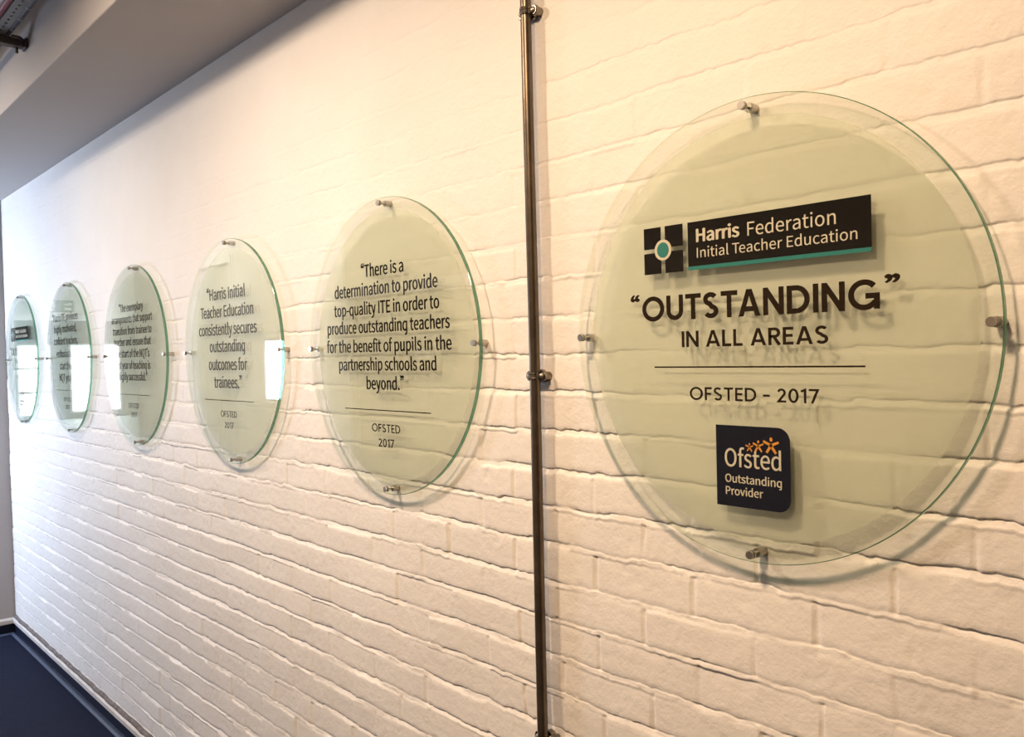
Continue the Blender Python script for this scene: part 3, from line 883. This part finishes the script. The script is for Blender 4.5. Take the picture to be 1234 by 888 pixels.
def sign_root(x, dz, label):
    r = empty('glass_sign', (x, 0.0, ZO + dz))
    tag(r, label, 'sign', 'round glass signs along the brick wall')
    bm = bmesh.new()
    ch = 0.0014
    lathe(bm, [(0, Y_BACK), (RAD * 0.5, Y_BACK), (RAD - ch, Y_BACK), (RAD, Y_BACK - ch), (RAD, Y_FRONT + ch), (RAD - ch, Y_FRONT), (RAD * 0.5, Y_FRONT), (0, Y_FRONT)],
          'y', 160, mats=[0, 0, 1, 1, 1, 0, 0])
    obj('glass_disc', bm, [M['glass'], M['rim']], r)
    bm = bmesh.new()
    lathe(bm, [(0, Y_BACK + 0.0007), (0.330, Y_BACK + 0.0007)], 'y', 128)
    obj('frosted_film', bm, M['film'], r)
    for a in (90, 180, 0, 270):
        cx, cz = CAPR * math.cos(math.radians(a)), CAPR * math.sin(math.radians(a))
        bm = bmesh.new()
        lathe(bm, [(0, 0.004), (0.0075, 0.004), (0.0075, Y_BACK + 0.0020), (0.0069, Y_BACK + 0.0010), (0.0050, Y_BACK + 0.0010), (0.0030, Y_BACK + 0.0010), (0.0030, Y_FRONT - 0.0005), (0, Y_FRONT - 0.0005)], 'y', 28, (cx, 0, cz))
        s = obj('standoff', bm, M['steel'], r)
        bm = bmesh.new()
        lathe(bm, [(0, Y_FRONT - 0.0001), (0.0064, Y_FRONT - 0.0001), (0.0067, Y_FRONT - 0.0008), (0.0067, Y_FRONT - 0.0040), (0.0059, Y_FRONT - 0.0044), (0.0059, Y_FRONT - 0.0058), (0.0067, Y_FRONT - 0.0062), (0.0067, Y_FRONT - 0.0092), (0.0062, Y_FRONT - 0.0100), (0.0, Y_FRONT - 0.0100)],
              'y', 28, (cx, 0, cz), mats=[0, 0, 0, 1, 1, 1, 0, 0, 0])
        obj('cap', bm, [M['steel'], M['steel_dark']], s)
    return r

YT = Y_FRONT - 0.0002           # face on which the vinyl sits
def logo_sign(x, dz, label):
    r = sign_root(x, dz, label)
    # four dark squares with a ringed dot at their crossing
    lg = flat_poly('emblem_square', rect_pts(-200.5, -164.5, 146.0, 182.0), YT, M['plate'], r)
    for a0, a1, b0, b1 in ((-156.0, -119.5, 146.0, 182.0), (-200.5, -164.5, 103.3, 139.0), (-156.0, -119.5, 103.3, 139.0)):
        flat_poly('emblem_square', rect_pts(a0, a1, b0, b1), YT, M['plate'], r)
    ring = [(-160.2 + 17.5 * math.cos(t * math.pi / 24), 142.5 + 17.5 * math.sin(t * math.pi / 24)) for t in range(48)]
    rg = flat_poly('emblem_ring', ring, YT - VINYL, M['pale'], r)
    dot = [(-160.2 + 12.0 * math.cos(t * math.pi / 24), 142.5 + 12.8 * math.sin(t * math.pi / 24)) for t in range(48)]
    flat_poly('emblem_dot', dot, YT - 2 * VINYL, M['teal'], rg, 'teal dot')
    pl = flat_poly('name_plate', rect_pts(-109.5, 195.8, 103.4, 181.8), YT, M['plate'], r, 'dark name plate with pale lettering')
    flat_poly('teal_stripe', rect_pts(-109.5, 195.8, 103.4, 109.5), YT - VINYL, M['teal'], pl, 'teal stripe along the bottom')
    yl = YT - VINYL
    lettering(pl, 'Harris', -93.0, -12.0, 148.5, 20.5, M['pale'], yl, 0.0135)
    lettering(pl, 'Federation', 2.0, 145.0, 147.5, 20.8, M['pale'], yl, 0.0)
    lettering(pl, 'Initial Teacher Education', -92.0, 176.0, 122.6, 16.2, M['pale'], yl, -0.001)
    lettering(r, '“', -233.0, -212.5, 36.5, 29.0, M['ink2'], YT, 0.012)
    lettering(r, 'OUTSTANDING', -207.3, 206.0, 23.3, 42.0, M['ink2'], YT, 0.185, True, 0.105)
    lettering(r, '”', 212.5, 233.8, 36.5, 29.0, M['ink2'], YT, 0.012)
    lettering(r, 'IN ALL AREAS', -125.6, 130.6, -22.3, 26.6, M['ink2'], YT, 0.165, True, 0.12)
    flat_poly('rule_line', rect_pts(-183.3, 184.0, -56.4, -53.8), YT, M['ink2'], r)
    lettering(r, 'OFSTED – 2017', -111.6, 115.7, -109.0, 21.2, M['ink2'], YT, 0.155, True, 0.15)
    # navy badge, two corners rounded
    pts = [(-62.3, -276.0), (-62.3, -147.6)]
    R = 21.0
    for t in range(13):
        a = math.radians(90 - 90 * t / 12)
        pts.append((67.5 - R + R * math.cos(a), -147.6 - R + R * math.sin(a)))
    for t in range(13):
        a = math.radians(-90 * t / 12)
        pts.append((67.5 - R + R * math.cos(a), -276.0 + R + R * math.sin(a)))
    bd = flat_poly('badge', pts[::-1], YT, M['navy'], r, 'navy badge with rounded right corners')
    lettering(bd, 'Ofsted', -46.4, 52.6, -212.6, 28.2, M['pale'], yl, 0.0035)
    lettering(bd, 'Outstanding', -46.2, 53.2, -237.8, 12.6, M['pale'], yl, 0.006)
    lettering(bd, 'Provider', -45.7, 21.1, -257.6, 12.6, M['pale'], yl, 0.006)
    for cx, cz, s in ((-1.5, -180.3, 13.5), (14.0, -177.6, 18.5), (35.8, -175.2, 26.0)):
        # small figure: splayed arms and legs meeting at the waist, a round head above
        k = s / 26.0
        vs, fs = [], []
        n = 0
        for dxq, dzq, w0, w1 in ((-13.0, 6.0, 1.7, 2.2), (13.0, 5.5, 1.7, 2.2), (-7.5, -11.5, 1.9, 2.4), (8.5, -12.0, 1.9, 2.4)):
            d = Vector((dxq, dzq)).normalized()
            nn = Vector((-d.y, d.x))
            a = Vector((dxq, dzq))
            b0 = Vector((0, 0)) - d * 1.5
            quad = [a + nn * w0, a - nn * w0, b0 - nn * w1, b0 + nn * w1]
            vs += [(cx + q.x * k, cz + q.y * k) for q in quad]
            fs.append((n, n + 1, n + 2, n + 3))
            n += 4
        hd = [(cx + 0.3 * k + 2.5 * k * math.cos(t * math.pi / 8), cz + 9.2 * k + 3.3 * k * math.sin(t * math.pi / 8)) for t in range(16)]
        vs += hd
        fs.append(tuple(range(n, n + 16)))
        me = bpy.data.meshes.new('star_figure')
        me.from_pydata([(a / 1000.0, yl, b / 1000.0) for a, b in vs], [], fs)
        link('star_figure', me, M['orange'], bd)
        fix_front(me)
    return r

def quote_sign(x, dz, label, lines, rule, off=0.0):
    """lines = (text, left, right, baseline, cap height)"""
    r = sign_root(x, dz, label)
    for text, a, b, z, cap in lines:
        lettering(r, text, a + off, b + off, z, cap, M['ink'], YT, 0.0085)
    flat_poly('rule_line', rect_pts(-184 + off, 184 + off, rule - 1.2, rule + 1.2), YT, M['ink'], r)
    lettering(r, 'OFSTED', -61.5 + off, 60.5 + off, rule - 53.5, 20.0, M['ink'], YT, 0.145, True, 0.15)
    lettering(r, '2017', -35.0 + off, 34.5 + off, rule - 89.5, 20.0, M['ink'], YT, 0.145, True, 0.15)
    return r

logo_sign(0.0, 0.0, 'largest and rightmost round glass sign, beside the vertical conduit, with navy badge')
quote_sign(-1.0064, -0.0023, 'round glass quotation sign just left of the vertical conduit, starting There is a', [
    ('“There is a', -93.4, 91.0, 174.6, 30.0),
    ('determination to provide', -222.5, 221.0, 129.0, 30.0),
    ('top-quality ITE in order to', -227.0, 225.5, 81.6, 30.0),
    ('produce outstanding teachers', -263.5, 261.5, 36.0, 30.0),
    ('for the benefit of pupils in the', -268.5, 266.5, -12.0, 30.0),
    ('partnership schools and', -210.5, 209.0, -58.0, 30.0),
    ('beyond.”', -81.0, 81.0, -104.8, 30.0)], -156.0, -1.0)
quote_sign(-1.8925, 0.0001, 'round glass sign with the text about outstanding outcomes for trainees, third from the right', [
    ('“Harris Initial', -145, 145, 170.5, 36.0),
    ('Teacher Education', -199, 199, 113.0, 36.0),
    ('consistently secures', -218, 218, 55.3, 36.0),
    ('outstanding', -133, 133, 0.0, 36.0),
    ('outcomes for', -145, 145, -59.0, 36.0),
    ('trainees.”', -105, 105, -117.0, 36.0)], -158.0, -15.0)
quote_sign(-2.7924, 0.0, 'round glass sign with seven lines about the exemplary arrangements, fourth from the right', [
    ('“The exemplary', -141, 141, 178.0, 30.0),
    ('arrangements that support', -236, 236, 133.0, 30.0),
    ('transition from trainee to', -226, 226, 85.5, 30.0),
    ('teacher and ensure that', -216, 216, 40.5, 30.0),
    ('the start of the NQT’s', -196, 196, -7.0, 30.0),
    ('first year of teaching is', -200, 200, -54.0, 30.0),
    ('highly successful.”', -166, 166, -100.0, 30.0)], -158.0, -10.0)
quote_sign(-3.7131, 0.0011, 'second round glass sign from the far corner, small quotation of six lines', [
    ('“Harris ITE produces', -214, 214, 178.0, 35.0),
    ('highly motivated,', -190, 190, 123.0, 35.0),
    ('confident teachers,', -200, 200, 64.5, 35.0),
    ('enthusiastic to', -158, 158, 3.0, 35.0),
    ('start their', -108, 108, -57.0, 35.0),
    ('NQT year.”', -122, 122, -113.0, 35.0)], -158.0, -24.0)
logo_sign(-4.6341, 0.0014, 'smallest-looking round glass sign at the far left next to the grey pier')

# ------------------------------------------------------------------ conduit with its saddles
PX, PY, PR = -0.4885, -0.0225, 0.0108
cd = empty('conduit', (PX, 0.0, 0.0))
tag(cd, 'dark weathered steel conduit running up the brick wall between two glass signs', 'pipe')
bm = bmesh.new()
npts = 40
rr = random.Random(4)
tube(bm, [(0.004 * math.sin(i * 0.33) * 0.25 - 0.0135 * 0 , PY, 0.10 + (SOFFIT - 0.10) * i / npts) for i in range(npts + 1)], PR, 20)
obj('pipe', bm, M['conduit'], cd, smooth=True)

def saddle(z, px):
    bm = bmesh.new()
    # spacer disc on the wall, strap over the pipe with two raised ribs, lugs at both sides
    lathe(bm, [(0, 0.004), (0.013, 0.004), (0.013, -0.009), (0, -0.009)], 'y', 20, (px, 0, z))
    for dz, rr_ in ((-0.0045, PR + 0.0022), (0.0, PR + 0.0013), (0.0045, PR + 0.0022)):
        prof = [(PR + 0.0004, dz - 0.0022), (rr_, dz - 0.0022), (rr_ + 0.0005, dz), (rr_, dz + 0.0022), (PR + 0.0004, dz + 0.0022)]
        lathe(bm, prof, 'z', 28, (px, PY, z))
    s = obj('saddle_clip', bm, M['saddle'], cd, smooth=False)
    for sg in (1, -1):
        bm = bmesh.new()
        c = (px + sg * 0.0172, 0, z)
        lathe(bm, [(0, 0.004), (0.0085, 0.004), (0.0085, -0.014), (0.0105, -0.0145), (0.0105, -0.0190), (0.0092, -0.0205), (0.0, -0.0205)], 'y', 22, c)
        box(bm, px + sg * 0.009 - 0.004, px + sg * 0.019, -0.019, -0.014, z - 0.0075, z + 0.0075, 0.0008)
        l = obj('lug', bm, M['saddle'], s)
        bm = bmesh.new()
        lathe(bm, [(0, -0.0203), (0.0058, -0.0203), (0.0056, -0.0225), (0.0035, -0.0243), (0.0, -0.0248)], 'y', 18, c)
        obj('screw', bm, M['steel'], s, smooth=True)
    return s
for z in (ZO + 0.645, ZO - 0.072, ZO - 0.800):
    saddle(z, 0.0)

# ------------------------------------------------------------------ cable tray on the beam's face
TX0, TX1 = -5.3, 2.0
TZ = ZO + 1.128
tr = empty('cable_tray', (-2.5, -0.40, TZ))
tag(tr, 'grey perforated cable tray running along the beam in the top left corner', 'cable tray')
TY0, TY1 = -0.072, -0.106       # relative to the beam's face
bm = bmesh.new()
ox = -2.5
# floor of the tray as rungs between two rails, flanges turned up
box(bm, TX0 - ox, TX1 - ox, TY1 - 0.004, TY1 + 0.006, 0.0, 0.030)
box(bm, TX0 - ox, TX1 - ox, TY0 - 0.006, TY0 + 0.002, 0.0, 0.030)
box(bm, TX0 - ox, TX1 - ox, TY1 + 0.006, TY1 + 0.012, 0.0, 0.003)
box(bm, TX0 - ox, TX1 - ox, TY1 + 0.019, TY0 - 0.006, 0.0, 0.003)
x = TX0 - ox
while x < TX1 - ox - 0.05:
    box(bm, x, x + 0.020, TY1 + 0.012, TY1 + 0.019, 0.0, 0.003)
    x += 0.038
obj('tray', bm, M['tray'], tr)
bm = bmesh.new()
box(bm, -0.018, 0.018, -0.150, -0.0005, -0.030, -0.002, 0.002)
box(bm, -0.024, 0.024, -0.010, -0.0005, -0.034, 0.002, 0.002)
tube(bm, [(0.018, -0.012, -0.010), (0.040, -0.030, -0.008), (0.042, -0.055, -0.0085)], 0.006, 8)
tube(bm, [(-0.005, -0.03, -0.028), (-0.005, -0.03, -0.050)], 0.005, 8)
br = obj('tray_bracket', bm, M['bracket'])
br.location = (-2.67, -0.40, TZ)
tag(br, 'dark steel bracket holding the cable tray to the beam at the top left', 'bracket')
dk = empty('cable', (-2.5, -0.40, TZ))
tag(dk, 'dark cable bundle strapped beside the ceiling cable tray', 'cable')
bm = bmesh.new()
tube(bm, [(TX0 - ox, -0.060, 0.008), (TX1 - ox, -0.060, 0.008)], 0.0085, 10)
obj('sheath', bm, M['cable'], dk, smooth=True)
bm = bmesh.new()
for i in range(60):
    xx = TX0 - ox + 0.06 + i * 0.115
    lathe(bm, [(0.0086, -0.0025), (0.0096, -0.0025), (0.0096, 0.0025), (0.0086, 0.0025)], 'x', 12, (xx, -0.060, 0.008))
ties = obj('cable_tie', bm, M['tie'], dk)
ties['kind'] = 'stuff'
rc = bmesh.new()
tube(rc, [(TX0, -0.40 - 0.1215, TZ + 0.009), (TX1, -0.40 - 0.1215, TZ + 0.009)], 0.0095, 12)
tag(obj('red_cable', rc, M['red'], smooth=True), 'red cable running along the outer side of the cable tray', 'cable')

# ------------------------------------------------------------------ lamps, exit sign, door discs
def downlight(x, power, colour, where, y=-1.25, top=2.96, tilt=22):
    r = empty('ceiling_downlight', (x, y, top))
    tag(r, 'tilted round ceiling downlight facing ' + where, 'ceiling light', 'downlights along the corridor ceiling')
    bm = bmesh.new()
    lathe(bm, [(0, 0.0), (0.045, 0.0), (0.045, -0.02), (0.012, -0.03), (0.012, -0.07), (0.0, -0.07)], 'z', 32)
    obj('stem', bm, M['white'], r)
    bm = bmesh.new()
    lathe(bm, [(0, 0.075), (0.10, 0.065), (0.135, 0.02), (0.138, 0.0), (0.128, 0.0), (0.122, 0.012), (0.0, 0.014)], 'z', 40)
    h = obj('housing', bm, M['white'], r)
    h.location = (0, 0, -0.148)
    h.rotation_euler = (math.radians(tilt), 0, 0)
    bm = bmesh.new()
    lathe(bm, [(0, 0.0135), (0.120, 0.0115), (0.112, 0.004), (0.0, 0.003)], 'z', 40)
    obj('diffuser', bm, M['lamp'], h)
    area_light('lamp_light', (x, y, top - 0.16), (math.radians(tilt), 0, 0), 0.24, 0.24, power, colour, 'DISK', math.radians(150))
for x, k, c, w in ((0.02, 1.05, (1.0, 0.69, 0.43), 'the largest round sign'), (-1.42, 1.05, LAMP_COL, 'the wall between the second and third signs'),
                   (-3.10, 0.6, (1.0, 0.84, 0.68), 'the wall between the fourth and fifth signs')):
    downlight(x, LAMP_W * k, c, w)
downlight(-6.4, 26.0, (1.0, 0.93, 0.84), 'the white door beyond the pier, added to brighten that wall', -1.0, 2.87, -30)  # extra lamp added to brighten the opposite wall for the glass reflections

ex = empty('exit_sign', (-11.2, -1.905, 2.87))
tag(ex, 'green exit sign hanging from the hall ceiling, seen mirrored in a sign', 'exit sign')
obj('panel', boxes((-0.012, 0.012, -0.165, 0.165, -0.565, -0.41)), M['exit_green'], ex)
obj('rod', boxes((-0.006, 0.006, -0.14, -0.128, -0.41, 0.0)), M['white'], ex)
obj('rod', boxes((-0.006, 0.006, 0.128, 0.14, -0.41, 0.0)), M['white'], ex)
bm = boxes((0.012, 0.0135, 0.055, 0.150, -0.552, -0.422))
obj('pictogram_field', bm, M['exit_white'], ex)
bm = bmesh.new()
lathe(bm, [(0, 0.0138), (0.011, 0.0138), (0.011, 0.0146), (0, 0.0146)], 'x', 16, (0, 0.108, -0.448))
tube(bm, [(0.0142, 0.104, -0.463), (0.0142, 0.098, -0.500), (0.0142, 0.080, -0.513), (0.0142, 0.070, -0.543)], 0.005, 8)
tube(bm, [(0.0142, 0.099, -0.498), (0.0142, 0.116, -0.518), (0.0142, 0.134, -0.520)], 0.005, 8)
tube(bm, [(0.0142, 0.128, -0.480), (0.0142, 0.108, -0.470), (0.0142, 0.084, -0.486)], 0.004, 8)
obj('running_figure', bm, M['exit_green'], ex)
for word, z0 in (('Fire', -0.478), ('exit', -0.535)):
    V, Fc, D = layout(word, 0.010)
    k = 0.034
    me = bpy.data.meshes.new('lettering')
    me.from_pydata([(0.0130 + 4 * d, -0.13 + a * k, z0 + b * k) for (a, b), d in zip(V, D)], [], Fc)
    link('lettering', me, M['exit_white'], ex)
for cx in (-3.62, -3.53):
    bm = bmesh.new()
    lathe(bm, [(0, -2.031), (0.038, -2.031), (0.038, -2.0285), (0, -2.0285)], 'y', 28, (cx, 0, 1.66))
    tag(obj('door_disc', bm, M['white']), 'pale round disc fixed at eye height on the wooden door, %s of two' % ('left' if cx < -3.6 else 'right'), 'door sign', 'round discs on the wooden door')
